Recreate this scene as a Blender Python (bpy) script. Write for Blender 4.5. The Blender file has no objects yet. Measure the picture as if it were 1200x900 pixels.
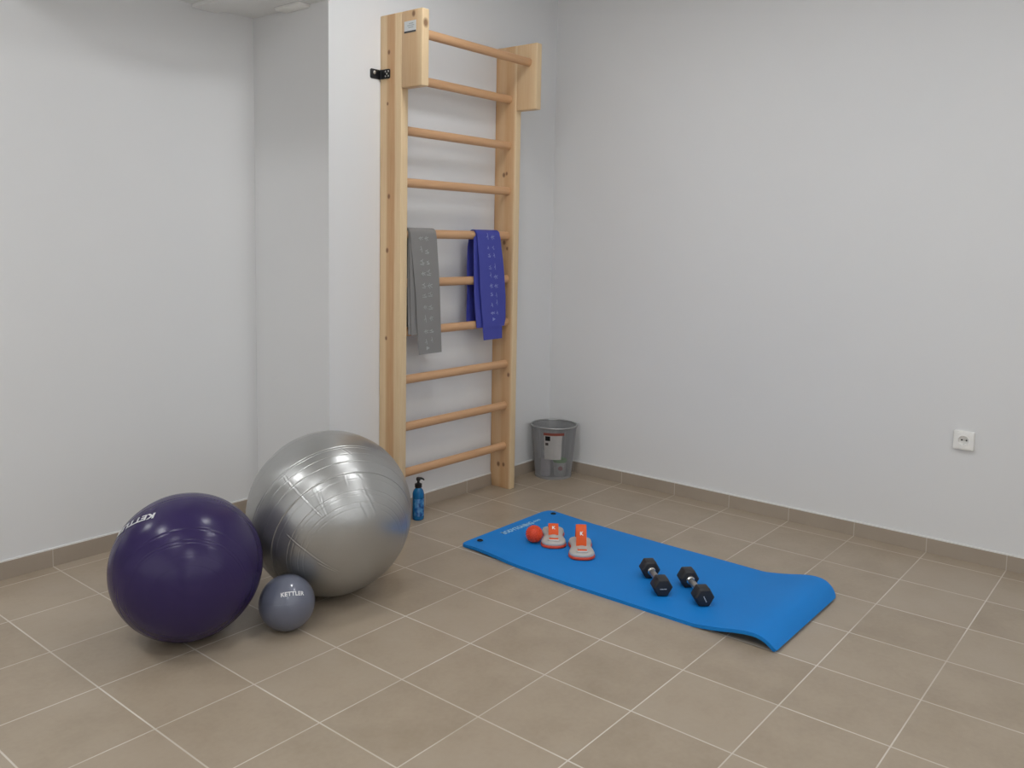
import bpy, bmesh, math, random
import numpy as np
from mathutils import Vector, Matrix

random.seed(7)
rng = np.random.default_rng(11)
scene = bpy.context.scene
COL = scene.collection
PI = math.pi
# ---------------------------------------------------------------- measured camera
S = 0.33
FPX, CY = 1001.94, 371.85
YAW, PITCH, ROLL = .8853, -.0916, .0176
CAM = Vector((-4.5702 * S, -6.8703 * S, 4.3245 * S))
_f = Vector((math.sin(YAW) * math.cos(PITCH), math.cos(YAW) * math.cos(PITCH), math.sin(PITCH)))
_r = Vector((math.cos(YAW), -math.sin(YAW), 0))
_u = _r.cross(_f)
RIGHT = math.cos(ROLL) * _r + math.sin(ROLL) * _u
UP = -math.sin(ROLL) * _r + math.cos(ROLL) * _u
FWD = _f
cd = bpy.data.cameras.new('camera')
cam = bpy.data.objects.new('camera', cd)
COL.objects.link(cam)
m = Matrix((RIGHT, UP, -FWD)).transposed().to_4x4()
m.translation = CAM
cam.matrix_world = m
cd.sensor_width = 36
cd.lens = FPX / 1200 * 36
cd.shift_y = -(450 - CY) / 1200
cd.clip_start = .05
scene.camera = cam
scene.view_settings.view_transform = 'Standard'
scene.view_settings.look = 'None'
scene.view_settings.gamma = 1
scene.view_settings.use_curve_mapping = False
scene.view_settings.exposure = 0.27

# ---------------------------------------------------------------- materials
def lin(r, g, b):
    def c(v):
        v /= 255
        return v / 12.92 if v <= .04045 else ((v + .055) / 1.055) ** 2.4
    return (c(r), c(g), c(b), 1)

class NT:
    def __init__(self, name):
        self.m = bpy.data.materials.new(name)
        self.m.use_nodes = True
        self.t = self.m.node_tree
        self.b = self.t.nodes['Principled BSDF']
    def n(self, typ, **kw):
        x = self.t.nodes.new(typ)
        for k, v in kw.items():
            setattr(x, k, v)
        return x
    def l(self, a, b):
        self.t.links.new(a, b)
    def put(self, v, sock):
        if isinstance(v, (int, float)):
            sock.default_value = v
        elif isinstance(v, tuple):
            sock.default_value = v
        else:
            self.l(v, sock)
    def math(self, op, a, b=0.0, c=0.0):
        x = self.n('ShaderNodeMath', operation=op)
        self.put(a, x.inputs[0]); self.put(b, x.inputs[1]); self.put(c, x.inputs[2])
        return x.outputs[0]
    def mix(self, f, a, b):
        x = self.n('ShaderNodeMix', data_type='RGBA')
        self.put(f, x.inputs[0]); self.put(a, x.inputs[6]); self.put(b, x.inputs[7])
        return x.outputs[2]
    def coords(self, scale=(1, 1, 1), which='Object'):
        tc = self.n('ShaderNodeTexCoord')
        mp = self.n('ShaderNodeMapping')
        mp.inputs['Scale'].default_value = scale
        self.l(tc.outputs[which], mp.inputs[0])
        return mp.outputs[0]
    def noise(self, vec, scale, detail=3, rough=.5):
        x = self.n('ShaderNodeTexNoise')
        x.inputs['Scale'].default_value = scale
        x.inputs['Detail'].default_value = detail
        x.inputs['Roughness'].default_value = rough
        self.l(vec, x.inputs['Vector'])
        return x.outputs['Fac']
    def ramp(self, f, stops):
        x = self.n('ShaderNodeValToRGB')
        e = x.color_ramp.elements
        while len(e) < len(stops):
            e.new(.5)
        for i, (p, c) in enumerate(stops):
            e[i].position = p; e[i].color = c
        self.l(f, x.inputs[0])
        return x.outputs[0]
    def bump(self, h, strength, dist=.002):
        x = self.n('ShaderNodeBump')
        x.inputs['Strength'].default_value = strength
        x.inputs['Distance'].default_value = dist
        self.l(h, x.inputs['Height'])
        self.l(x.outputs[0], self.b.inputs['Normal'])

def sc(c, k):
    return (c[0] * k, c[1] * k, c[2] * k, 1)

def plain(name, col, rough=.5, metal=0., var=.08, nscale=30, bump=0., bscale=200, spec=.5, coat=0., trans=0.):
    t = NT(name)
    v = t.coords()
    f = t.noise(v, nscale)
    t.l(t.mix(f, sc(col, 1 - var), sc(col, 1 + var)), t.b.inputs['Base Color'])
    t.b.inputs['Roughness'].default_value = rough
    t.b.inputs['Metallic'].default_value = metal
    t.b.inputs['Specular IOR Level'].default_value = spec
    t.b.inputs['Coat Weight'].default_value = coat
    t.b.inputs['Coat Roughness'].default_value = .12
    t.b.inputs['Transmission Weight'].default_value = trans
    if bump:
        t.bump(t.noise(v, bscale, 2), bump)
    return t.m

def wall_material(name, col):
    t = NT(name)
    v = t.coords()
    f = t.noise(v, 1.3, 4)
    t.l(t.mix(f, sc(col, .975), sc(col, 1.02)), t.b.inputs['Base Color'])
    t.b.inputs['Roughness'].default_value = .75
    t.b.inputs['Specular IOR Level'].default_value = .3
    t.bump(t.noise(v, 90, 3), .08, .001)
    return t.m

def floor_material():
    t = NT('beige floor tile')
    tc = t.n('ShaderNodeTexCoord')
    sp = t.n('ShaderNodeSeparateXYZ')
    t.l(tc.outputs['Object'], sp.inputs[0])
    X, Y = sp.outputs[0], sp.outputs[1]
    Yw = t.math('MINIMUM', Y, t.math('DIVIDE', Y, 1.06))
    gx = t.math('DIVIDE', X, S)
    gy = t.math('DIVIDE', Yw, S)
    def dist(g):
        return t.math('ABSOLUTE', t.math('SUBTRACT', g, t.math('ROUND', g)))
    dx, dy = dist(gx), dist(gy)
    def line(d, w):
        mr = t.n('ShaderNodeMapRange')
        mr.inputs[1].default_value = w * 1.25; mr.inputs[2].default_value = w * .7
        mr.inputs[3].default_value = 0; mr.inputs[4].default_value = 1
        t.l(d, mr.inputs[0])
        return mr.outputs[0]
    fade = t.noise(tc.outputs['Object'], 2.6, 2)
    fm = t.n('ShaderNodeMapRange')
    fm.inputs[1].default_value = .35; fm.inputs[2].default_value = .6
    fm.inputs[3].default_value = .45; fm.inputs[4].default_value = 1
    t.l(fade, fm.inputs[0])
    lx = line(dx, .0080)
    ly = t.math('MULTIPLY', line(dy, .0066), fm.outputs[0])
    lx = t.math('MULTIPLY', lx, t.math('MAXIMUM', fm.outputs[0], .7))
    g = t.math('MAXIMUM', lx, ly)
    # per-tile shade
    cb = t.n('ShaderNodeCombineXYZ')
    t.l(t.math('FLOOR', gx), cb.inputs[0]); t.l(t.math('FLOOR', gy), cb.inputs[1])
    wn = t.n('ShaderNodeTexWhiteNoise', noise_dimensions='2D')
    t.l(cb.outputs[0], wn.inputs['Vector'])
    big = t.noise(tc.outputs['Object'], 5.5, 4, .55)
    fine = t.noise(tc.outputs['Object'], 60, 3)
    k = t.math('MULTIPLY_ADD', wn.outputs['Value'], .12, t.math('MULTIPLY_ADD', big, .34, t.math('MULTIPLY', fine, .12)))
    c = t.ramp(k, [(.16, (.320, .254, .182, 1)), (.30, (.380, .308, .228, 1)), (.46, (.410, .342, .264, 1))])
    t.l(t.mix(g, c, (.66, .61, .54, 1)), t.b.inputs['Base Color'])
    t.b.inputs['Roughness'].default_value = .36
    t.b.inputs['Specular IOR Level'].default_value = .5
    h = t.math('SUBTRACT', t.math('MULTIPLY', fine, .15), g)
    t.bump(h, .25, .0015)
    return t.m

def skirting_material(name, axis, off=0., warp=False):
    t = NT(name)
    tc = t.n('ShaderNodeTexCoord')
    sp = t.n('ShaderNodeSeparateXYZ')
    t.l(tc.outputs['Object'], sp.inputs[0])
    A = sp.outputs[axis]
    if warp:
        A = t.math('MINIMUM', A, t.math('DIVIDE', A, 1.06))
    g = t.math('DIVIDE', t.math('SUBTRACT', A, off), S)
    d = t.math('ABSOLUTE', t.math('SUBTRACT', g, t.math('ROUND', g)))
    ln = t.math('LESS_THAN', d, .006)
    f = t.noise(tc.outputs['Object'], 7, 4)
    c = t.mix(f, (.345, .285, .226, 1), (.41, .345, .278, 1))
    t.l(t.mix(t.math('MULTIPLY', ln, .55), c, (.62, .58, .52, 1)), t.b.inputs['Base Color'])
    t.b.inputs['Roughness'].default_value = .42
    return t.m

def wood_material(name, pale, brown, axis, bands, grain, knots=()):
    """grain: mapping scale, small along the grain; bands: stops over the cross axis; knots: (point, radius)."""
    t = NT(name)
    tc = t.n('ShaderNodeTexCoord')
    mp = t.n('ShaderNodeMapping')
    mp.inputs['Scale'].default_value = grain
    t.l(tc.outputs['Object'], mp.inputs[0])
    n1 = t.noise(mp.outputs[0], 1.0, 4, .6)
    n2 = t.noise(mp.outputs[0], 4.0, 3, .6)
    if bands:
        sp = t.n('ShaderNodeSeparateXYZ')
        t.l(tc.outputs['Object'], sp.inputs[0])
        lo, hi = bands[0]
        p = t.math('DIVIDE', t.math('SUBTRACT', sp.outputs[axis], lo), hi - lo)
        p = t.math('ADD', p, t.math('MULTIPLY', t.math('SUBTRACT', n1, .5), .12))
        f = t.ramp(p, [(q, (w, w, w, 1)) for q, w in bands[1:]])
        f = t.math('ADD', t.math('MULTIPLY', f, .8), t.math('MULTIPLY', t.math('SUBTRACT', n2, .4), .5))
    else:
        f = t.math('ADD', t.math('MULTIPLY', n1, .7), t.math('MULTIPLY', n2, .45))
        f = t.math('SUBTRACT', f, .12)
    cl = t.n('ShaderNodeClamp')
    t.l(f, cl.inputs[0])
    c = t.mix(cl.outputs[0], pale, brown)
    for (kx, ky, kz), r in knots:
        d = t.n('ShaderNodeVectorMath', operation='SUBTRACT')
        t.l(tc.outputs['Object'], d.inputs[0]); d.inputs[1].default_value = (kx, ky, kz)
        s = t.n('ShaderNodeVectorMath', operation='MULTIPLY')
        t.l(d.outputs[0], s.inputs[0]); s.inputs[1].default_value = (1, 1, .75)
        ln = t.n('ShaderNodeVectorMath', operation='LENGTH')
        t.l(s.outputs[0], ln.inputs[0])
        mr = t.n('ShaderNodeMapRange')
        mr.inputs[1].default_value = r; mr.inputs[2].default_value = r * .45
        mr.inputs[3].default_value = 0; mr.inputs[4].default_value = .85
        t.l(ln.outputs['Value'], mr.inputs[0])
        c = t.mix(mr.outputs[0], c, (.17, .070, .028, 1))
    t.l(c, t.b.inputs['Base Color'])
    t.b.inputs['Roughness'].default_value = .45
    t.bump(n2, .08, .001)
    return t.m

def emit_material(name, col, st):
    t = NT(name)
    t.b.inputs['Base Color'].default_value = (.8, .8, .8, 1)
    t.b.inputs['Emission Color'].default_value = col
    t.b.inputs['Emission Strength'].default_value = st
    return t.m

# ---------------------------------------------------------------- object helpers
def obj(name, bm, mat, parent=None, smooth=False, loc=None, auto=None):
    bmesh.ops.recalc_face_normals(bm, faces=bm.faces)
    me = bpy.data.meshes.new(name)
    bm.to_mesh(me); bm.free()
    o = bpy.data.objects.new(name, me)
    COL.objects.link(o)
    if mat: me.materials.append(mat)
    if parent: o.parent = parent
    if loc is not None: o.location = loc
    if smooth:
        for p in me.polygons: p.use_smooth = True
        if auto is not None:
            try: me.set_sharp_from_angle(angle=math.radians(auto))
            except Exception: pass
    return o

def thing(name, label, cat, loc=(0, 0, 0), rz=0., group=None):
    o = bpy.data.objects.new(name, None)
    COL.objects.link(o)
    o.empty_display_size = .05
    o.location = loc
    o.rotation_euler = (0, 0, rz)
    o['label'] = label; o['category'] = cat
    if group: o['group'] = group
    return o

def struct(name, bm, mat, smooth=False):
    o = obj(name, bm, mat, smooth=smooth)
    o['kind'] = 'structure'
    return o

def box(bm, x0, x1, y0, y1, z0, z1, bev=0., seg=2):
    r = bmesh.ops.create_cube(bm, size=1)
    vs = r['verts']
    for v in vs:
        v.co = Vector((x0 + (v.co.x + .5) * (x1 - x0), y0 + (v.co.y + .5) * (y1 - y0), z0 + (v.co.z + .5) * (z1 - z0)))
    if bev:
        es = list({e for v in vs for e in v.link_edges})
        bmesh.ops.bevel(bm, geom=es, offset=bev, segments=seg, profile=.5, affect='EDGES')
    return bm

def boxm(*a, **k):
    return box(bmesh.new(), *a, **k)

def loft(bm, rings, closed=True, caps=True):
    """rings: list of lists of points, equal length"""
    R = [[bm.verts.new(p) for p in ring] for ring in rings]
    n = len(R[0])
    for a, b in zip(R[:-1], R[1:]):
        for i in range(n if closed else n - 1):
            j = (i + 1) % n
            bm.faces.new((a[i], a[j], b[j], b[i]))
    if caps:
        bm.faces.new(R[0][::-1]); bm.faces.new(R[-1])
    return bm

def lathe(bm, prof, n=48, axis='z', origin=(0, 0, 0), caps=True):
    """prof: (radius, height) pairs"""
    O = Vector(origin)
    rings = []
    for r, h in prof:
        ring = []
        for i in range(n):
            a = 2 * PI * i / n
            if axis == 'z': p = Vector((r * math.cos(a), r * math.sin(a), h))
            elif axis == 'x': p = Vector((h, r * math.cos(a), r * math.sin(a)))
            else: p = Vector((r * math.cos(a), h, r * math.sin(a)))
            ring.append(p + O)
        rings.append(ring)
    return loft(bm, rings, True, caps)

def tube(bm, pts, r, n=10):
    pts = [Vector(p) for p in pts]
    rings = []
    up0 = None
    for i, p in enumerate(pts):
        d = (pts[min(i + 1, len(pts) - 1)] - pts[max(i - 1, 0)]).normalized()
        if up0 is None:
            up0 = Vector((0, 0, 1)) if abs(d.z) < .9 else Vector((1, 0, 0))
        s = d.cross(up0).normalized(); u = s.cross(d).normalized(); up0 = u
        rr = r[i] if isinstance(r, (list, tuple)) else r
        rings.append([p + rr * (math.cos(2 * PI * k / n) * s + math.sin(2 * PI * k / n) * u) for k in range(n)])
    return loft(bm, rings)

def text_mesh(body, size, bold=.0, cuts=0, spacing=1.):
    """flat glyph faces as a bmesh in the XY plane, centred"""
    cu = bpy.data.curves.new('glyphs', 'FONT')
    cu.body = body; cu.size = size; cu.offset = bold
    cu.align_x = 'CENTER'; cu.align_y = 'CENTER'; cu.space_character = spacing
    cu.resolution_u = 3
    o = bpy.data.objects.new('glyphs', cu)
    COL.objects.link(o)
    dg = bpy.context.evaluated_depsgraph_get()
    me = bpy.data.meshes.new_from_object(o.evaluated_get(dg))
    bm = bmesh.new(); bm.from_mesh(me)
    bpy.data.objects.remove(o); bpy.data.curves.remove(cu); bpy.data.meshes.remove(me)
    for _ in range(cuts):
        lim = size * .25
        es = [e for e in bm.edges if e.calc_length() > lim]
        if es: bmesh.ops.subdivide_edges(bm, edges=es, cuts=1)
    bmesh.ops.triangulate(bm, faces=bm.faces)
    return bm

def clamp(x, a=0., b=1.): return max(a, min(b, x))
def lerp(a, b, t): return a + (b - a) * t
def smooth01(t):
    t = clamp(t); return t * t * (3 - 2 * t)
def interp(x, xs, ys): return float(np.interp(x, xs, ys))

# ---------------------------------------------------------------- setting
XR, YB, YL, XC, XE = 2.75, .90, 1.48, 1.02, -.36
ZC, ZS = 3.0, 2.485
YF, XW, YFAR = -3.5, -3.4, 7.5
WALL = wall_material('white wall paint', (.755, .755, .755, 1))
CEIL = wall_material('white ceiling paint', (.80, .80, .79, 1))
T = .12
PANE_GLOW = .5
struct('floor', boxm(XW - T, XR + T, YF - T, YFAR + T, -.1, 0), floor_material())
struct('ceiling', boxm(XW - T, XR + T, YF - T, YFAR + T, ZC, ZC + .1), CEIL)
struct('wall_right', boxm(XR, XR + T, YF - T, YB + T, 0, ZC), WALL)
struct('wall_back', boxm(XC, XR, YB, YL + T, 0, ZC), WALL)
struct('wall_left', boxm(XE, XC, YL, YL + T, 0, ZC), WALL)
struct('wall_passage', boxm(XE, XE + T, YL + T, YFAR, 0, ZC), WALL)
struct('wall_front', boxm(XW, XR, YF - T, YF, 0, ZC), WALL)
struct('wall_west', boxm(XW - T, XW, YF - T, YFAR + T, 0, ZC), WALL)
struct('wall_far', boxm(XW, XE + T, YFAR, YFAR + T, 0, ZC), WALL)
PANE_LIT = emit_material('daylight and fill pane', (.93, .97, 1.0, 1), PANE_GLOW)  # shared by the far opening and the two added fill panes
WFRAME = plain('white pane frame', (.75, .75, .75, 1), .35)
def window_or_fill(n, axis, at, a0, a1, z0, z1, sgn):
    """a lit pane and its frame on a wall; axis 0 = wall of constant x, 1 = wall of constant y"""
    def bx_(bm, u0, u1, v0, v1, d0, d1):
        lo, hi = sorted((at + sgn * d0, at + sgn * d1))
        if axis == 0: box(bm, lo, hi, u0, u1, v0, v1)
        else: box(bm, u0, u1, lo, hi, v0, v1)
    bm = bmesh.new()
    w = .06
    for u0, u1, v0, v1 in ((a0, a0 + w, z0, z1), (a1 - w, a1, z0, z1), (a0 + w, a1 - w, z0, z0 + w), (a0 + w, a1 - w, z1 - w, z1), ((a0 + a1 - w) / 2, (a0 + a1 + w) / 2, z0 + w, z1 - w)):
        bx_(bm, u0, u1, v0, v1, 0, .04)
    fr = struct('window_or_fill_%d' % n, bm, WFRAME)
    bm = bmesh.new()
    bx_(bm, a0 + w, a1 - w, z0 + w, z1 - w, .004, .014)
    obj('pane', bm, PANE_LIT, fr)
window_or_fill(1, 1, YFAR, -2.8, -.9, .9, 2.4, -1)
window_or_fill(2, 0, XW, -3.0, 1.0, .6, 2.8, 1)  # unseen glowing pane added on the west wall for ambient fill light
window_or_fill(3, 1, YF, -2.6, 1.8, .6, 2.8, 1)  # second added pane, behind the camera, brightens the walls evenly
# lower ceiling over the niche on the left
bm = boxm(XE, XC, YB, YL, ZS, ZC)
struct('ceiling_niche', bm, CEIL)
struct('trim_1', boxm(.69, .825, YB + .02, YL - .004, ZS - .018, ZS, .002), CEIL)
# tiled skirting
SKH, SKT = .068, .009
WHITE = plain('white caulk', (.78, .77, .75, 1), .6)
struct('baseboard_right', boxm(XR - SKT, XR, YF, YB - SKT, 0, SKH), skirting_material('skirting tile right', 1, 0, True))
struct('baseboard_back', boxm(XC - SKT, XR - SKT, YB - SKT, YB, 0, SKH), skirting_material('skirting tile back', 0))
struct('baseboard_return', boxm(XC - SKT, XC, YB, YL - SKT, 0, SKH), skirting_material('skirting tile return', 1, .05))
struct('baseboard_left', boxm(XE, XC - SKT, YL - SKT, YL, 0, SKH + .006), skirting_material('skirting tile left', 0))
def bead(a, b, c, d, z=SKH): return boxm(a, b, c, d, z, z + .006)
struct('trim_2', bead(XR - SKT * .85, XR, YF, YB), WHITE)
struct('trim_3', bead(XC - SKT * .85, XR - SKT, YB - SKT * .85, YB), WHITE)
struct('trim_4', bead(XC - SKT * .85, XC, YB, YL - SKT), WHITE)
struct('trim_5', bead(XE, XC - SKT, YL - SKT * .85, YL, SKH + .006), WHITE)

# ---------------------------------------------------------------- lamps of the room and two added fill lamps
LR, LL = 28.0, 44.0
LAMP_COL = (.96, .98, 1.0, 1)
LAMP_FRAME = plain('white lamp frame', (.7, .7, .7, 1), .4)
def ceiling_or_fill_light(x, y, z, st, where):
    t = thing('ceiling_or_fill_light', where, 'ceiling light', (x, y, z))
    h = .17
    bm = bmesh.new()
    for a in ((-h, h, -h, -h + .02), (-h, h, h - .02, h), (-h, -h + .02, -h + .02, h - .02), (h - .02, h, -h + .02, h - .02)):
        box(bm, *a, -.016, 0)
    obj('frame', bm, LAMP_FRAME, t)
    obj('diffuser', boxm(-h + .02, h - .02, -h + .02, h - .02, -.014, -.004), emit_material('lit lamp diffuser', LAMP_COL, st), t)
for x, y, z, st, wh in (
                 (1.12, 0., ZC, LR, 'square ceiling lamp above the blue mat, nearest the wooden bars'),
                 (1.12, -1.15, ZC, LR, 'square ceiling lamp above the raised end of the blue mat'),
                 (-1.4, 1.1, ZC, LL, 'square ceiling lamp above the left side of the purple ball'),
                 (-1.45, -.6, ZC, LL, 'square ceiling lamp above the bare floor left of the balls'),
                 (-1.4, 2.9, ZC, LL, 'square ceiling lamp in the passage beyond the left wall'),
                 (1.12, -2.7, ZC, LR, 'unseen fill lamp added on the right behind the camera'),  # added out of view only to fill the room with light
                 (-1.4, -2.7, ZC, LL, 'unseen fill lamp added on the left behind the camera')):  # another added fill lamp, no known source there
    ceiling_or_fill_light(x, y, z, st, wh)
w = bpy.data.worlds.new('daylight')
scene.world = w
w.use_nodes = True
w.node_tree.nodes['Background'].inputs[0].default_value = (.85, .93, 1, 1)
w.node_tree.nodes['Background'].inputs[1].default_value = 1.0

# ---------------------------------------------------------------- wall bars
BX, BY = 1.78, .82
bars = thing('wall_bars', 'tall pine wall bars with ten rungs fixed to the back wall', 'wall bars', (BX, BY, 0))
def L(x, y, z): return (x - BX, y - BY, z)
PALE, BROWN = lin(226, 201, 161), lin(196, 148, 102)
xl0, xl1, xr0, xr1 = 1.330, 1.376, 2.188, 2.233
y0u, y1u, yh = .752, .8905, .615
HT = 2.475
wl = wood_material('pine left upright', PALE, lin(186, 134, 86), 1, [(y0u - BY, y1u - BY), (0, .08), (.27, .12), (.35, .85), (.66, .8), (.76, .12), (1, .1)],
                   (30, 30, 1.2), [(L(1.33, .838, 2.30), .011), (L(1.33, .846, 2.06), .008), (L(1.33, .835, 1.62), .012), (L(1.33, .845, 1.36), .012), (L(1.33, .85, .93), .01)])
wr = wood_material('pine right upright', PALE, BROWN, 1, [(y0u - BY, y1u - BY), (0, .05), (.04, .08), (.12, .75), (.45, .95), (.62, .55), (.8, .6), (1, .9)],
                   (30, 30, 1.2), [(L(2.188, .832, 1.78), .013), (L(2.188, .812, 1.787), .010), (L(2.188, .822, 1.405), .013), (L(2.188, .80, 1.372), .010), (L(2.188, .838, .135), .014), (L(2.188, .800, .138), .012), (L(2.188, .775, .66), .012)])
wh_l = wood_material('pine left head', PALE, BROWN, 1, [(yh - BY, y0u - BY), (0, .1), (.12, .2), (.3, .62), (.7, .6), (1, .5)], (30, 30, 1.2),
                     [(L(1.33, .672, 2.455), .014), (L(1.352, .615, 2.41), .020)])
wh_r = wood_material('pine right head', PALE, BROWN, 1, [(yh - BY, y0u - BY), (0, .1), (.12, .25), (.4, .45), (.75, .35), (1, .55)], (30, 30, 1.2))
wrung = wood_material('beech rung', lin(220, 178, 136), lin(186, 138, 98), 0, None, (1.5, 40, 40))
def slab(x0, x1, y0, y1, z0, z1, name, mat, bev=.005):
    return obj(name, boxm(x0 - BX, x1 - BX, y0 - BY, y1 - BY, z0, z1, bev=bev, seg=3), mat, bars, True, auto=35)
def upright(x0, x1, mat):
    # plank flush with the wall, notched over the skirting
    prof = [(y0u, 0), (y0u, HT), (YB - .0004, HT), (YB - .0004, .085), (.8905, .080), (.8905, 0)]
    bm = loft(bmesh.new(), [[Vector(L(x, y, z)) for y, z in prof] for x in (x0, x1)])
    bmesh.ops.bevel(bm, geom=bm.edges[:], offset=.004, segments=3, profile=.5, affect='EDGES')
    return obj('upright', bm, mat, bars, True, auto=35)
upright(xl0, xl1, wl)
upright(xr0, xr1, wr)
hl = slab(xl0, xl1, yh, y0u + .0006, 2.125, HT, 'head_board', wh_l)
slab(xr0, xr1, yh, y0u + .0006, 2.125, HT, 'head_board', wh_r)
RY = .80
RUNGS = [2.19, 1.938, 1.69, 1.443, 1.201, .960, .721, .482, .248]
def rung(y, z):
    n = 24
    rings = []
    for x in (xl1 - .008, xr0 + .008):
        rings.append([L(x, y + .0185 * math.cos(2 * PI * k / n), z + .0225 * math.sin(2 * PI * k / n)) for k in range(n)])
    obj('rung', loft(bmesh.new(), rings), wrung, bars, True, auto=50)
rung(.668, 2.376)
for z in RUNGS: rung(RY, z)
# sticker on the left head board
stk = obj('sticker', boxm(xl0 - .0012 - BX, xl0 - BX, .655 - BY, .733 - BY, 2.375, 2.425, bev=.0004), plain('white sticker', (.68, .70, .70, 1), .35), bars)
stk['label'] = 'small white sticker'
bm = bmesh.new()
box(bm, xl0 - .0018 - BX, xl0 - .0012 - BX, .655 - BY, .733 - BY, 2.372, 2.380)
obj('stripe', bm, plain('dark sticker stripe', (.05, .05, .05, 1), .4), stk)
bm = bmesh.new()
for k, (a, b) in enumerate(((.672, .702), (.667, .712), (.672, .705))):
    box(bm, xl0 - .0016 - BX, xl0 - .0012 - BX, a - BY, b - BY, 2.411 - k * .009, 2.415 - k * .009)
obj('print', bm, plain('grey sticker print', (.40, .43, .43, 1), .4), stk)
# black angle bracket
BLK = plain('black bracket steel', (.012, .012, .014, 1), .35, .3)
def plate(bm, origin, ux, uy, w, h, th, holes):
    """rounded plate with through holes approximated by countersunk rings"""
    nrm = ux.cross(uy)
    pts = []
    r = .008
    for cx, cy_, a0 in ((w / 2 - r, h / 2 - r, 0), (-w / 2 + r, h / 2 - r, PI / 2), (-w / 2 + r, -h / 2 + r, PI), (w / 2 - r, -h / 2 + r, 1.5 * PI)):
        for k in range(5):
            a = a0 + k * PI / 8
            pts.append((cx + r * math.cos(a), cy_ + r * math.sin(a)))
    rings = []
    for k, s in ((0, 1), (th * .7, 1), (th, .94)):
        rings.append([origin + ux * (p * s) + uy * (q * s) + nrm * k for p, q in pts])
    loft(bm, rings)
bzc = 2.200
bm = bmesh.new()
plate(bm, Vector(L(1.298, YB - .0005, bzc)), Vector((1, 0, 0)), Vector((0, 0, 1)), .064, .045, .005, ())
plate(bm, Vector(L(xl0 + .0005, .858, bzc)), Vector((0, -1, 0)), Vector((0, 0, 1)), .060, .045, .006, ())
tube(bm, [L(1.327, .889, bzc - .0215), L(1.327, .889, bzc + .0215)], .006, 8)
br = obj('bracket', bm, BLK, bars, True, auto=40)
br['label'] = 'black metal angle bracket'
SCR = plain('screw steel', (.6, .6, .58, 1), .3, .9)
for dx, dz in ((-.008, .006),):
    obj('screw', lathe(bmesh.new(), [(.0085, 0), (.0085, -.002), (.005, -.004), (.001, -.0042)], 20, 'y', L(1.290 + dx + .008, YB - .0055, bzc + dz)), SCR, br, True)
for dy, dz in ((-.016, .011), (-.016, -.011), (.004, .011), (.004, -.011), (-.006, 0)):
    obj('screw', lathe(bmesh.new(), [(.0042, 0), (.0042, -.001), (.002, -.0016)], 14, 'x', L(xl0 - .0055, .852 + dy, bzc + dz)), SCR, br, True)

# ---------------------------------------------------------------- resistance bands
def strip(bm, rows, th=.0012):
    """rows: list of (xl, xr, y, z, ny, nz); a thin ribbon with thickness along n"""
    n = 12
    rings = []
    for xl, xr, y, z, ny, nz in rows:
        top = [Vector((lerp(xl, xr, i / n), y, z)) for i in range(n + 1)]
        bot = [p - Vector((0, ny, nz)) * th for p in reversed(top)]
        rings.append(top + bot)
    loft(bm, rings)

def drape_rows(xl, xr, zbot, zback, yr, zr, rad, wav, yfront=0., ph=0.):
    """back flap up, over the rung, front flap down"""
    rows = []
    for k in range(8):
        z = lerp(zback, zr, k / 8)
        rows.append((xl(zr), xr(zr), yr + rad + .002 * math.sin(k * 1.3 + ph), z, 1, 0))
    for k in range(13):
        a = PI * k / 12
        rows.append((xl(zr + rad), xr(zr + rad), yr + rad * math.cos(a), zr + rad * math.sin(a), math.cos(a), math.sin(a)))
    N = 30
    for k in range(1, N + 1):
        z = lerp(zr, zbot, k / N)
        y = yr - rad - yfront * smooth01(k / N * 2) - wav * math.sin(k / N * 5 + ph) * smooth01(k / N * 3)
        rows.append((xl(z), xr(z), y, z, -1, 0))
    return rows

def band(name, label, col, layers, ink, glyphs, locx):
    base = Vector((locx, RY, 1.443))
    t = thing(name, label, 'exercise band', base, group=None)
    mat = plain(label.split(' exercise')[0] + ' latex', col, .55, 0, .06, 12, .05, 60)
    for k, rows in enumerate(layers):
        bm = bmesh.new()
        strip(bm, [(a - base.x, b - base.x, y - base.y, z - base.z, ny, nz) for a, b, y, z, ny, nz in rows])
        obj('fold', bm, mat, t, True, auto=40)
    for group_ in glyphs:
      bm = bmesh.new()
      for pts, wd in group_:
        for (xa, ya, za), (xb, yb, zb) in zip(pts[:-1], pts[1:]):
            a = Vector((xa, ya, za)) - base; b = Vector((xb, yb, zb)) - base
            d = (b - a)
            if d.length < 1e-5: continue
            s = d.normalized().cross(Vector((0, 1, 0))) * wd / 2
            v = [bm.verts.new(p + Vector((0, o, 0))) for o in (0, .0005) for p in (a + s, b + s, b - s, a - s)]
            for q in ((0, 1, 2, 3), (7, 6, 5, 4), (0, 4, 5, 1), (1, 5, 6, 2), (2, 6, 7, 3), (3, 7, 4, 0)):
                bm.faces.new([v[i] for i in q])
      obj('pictogram', bm, ink, t)
    return t

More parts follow.
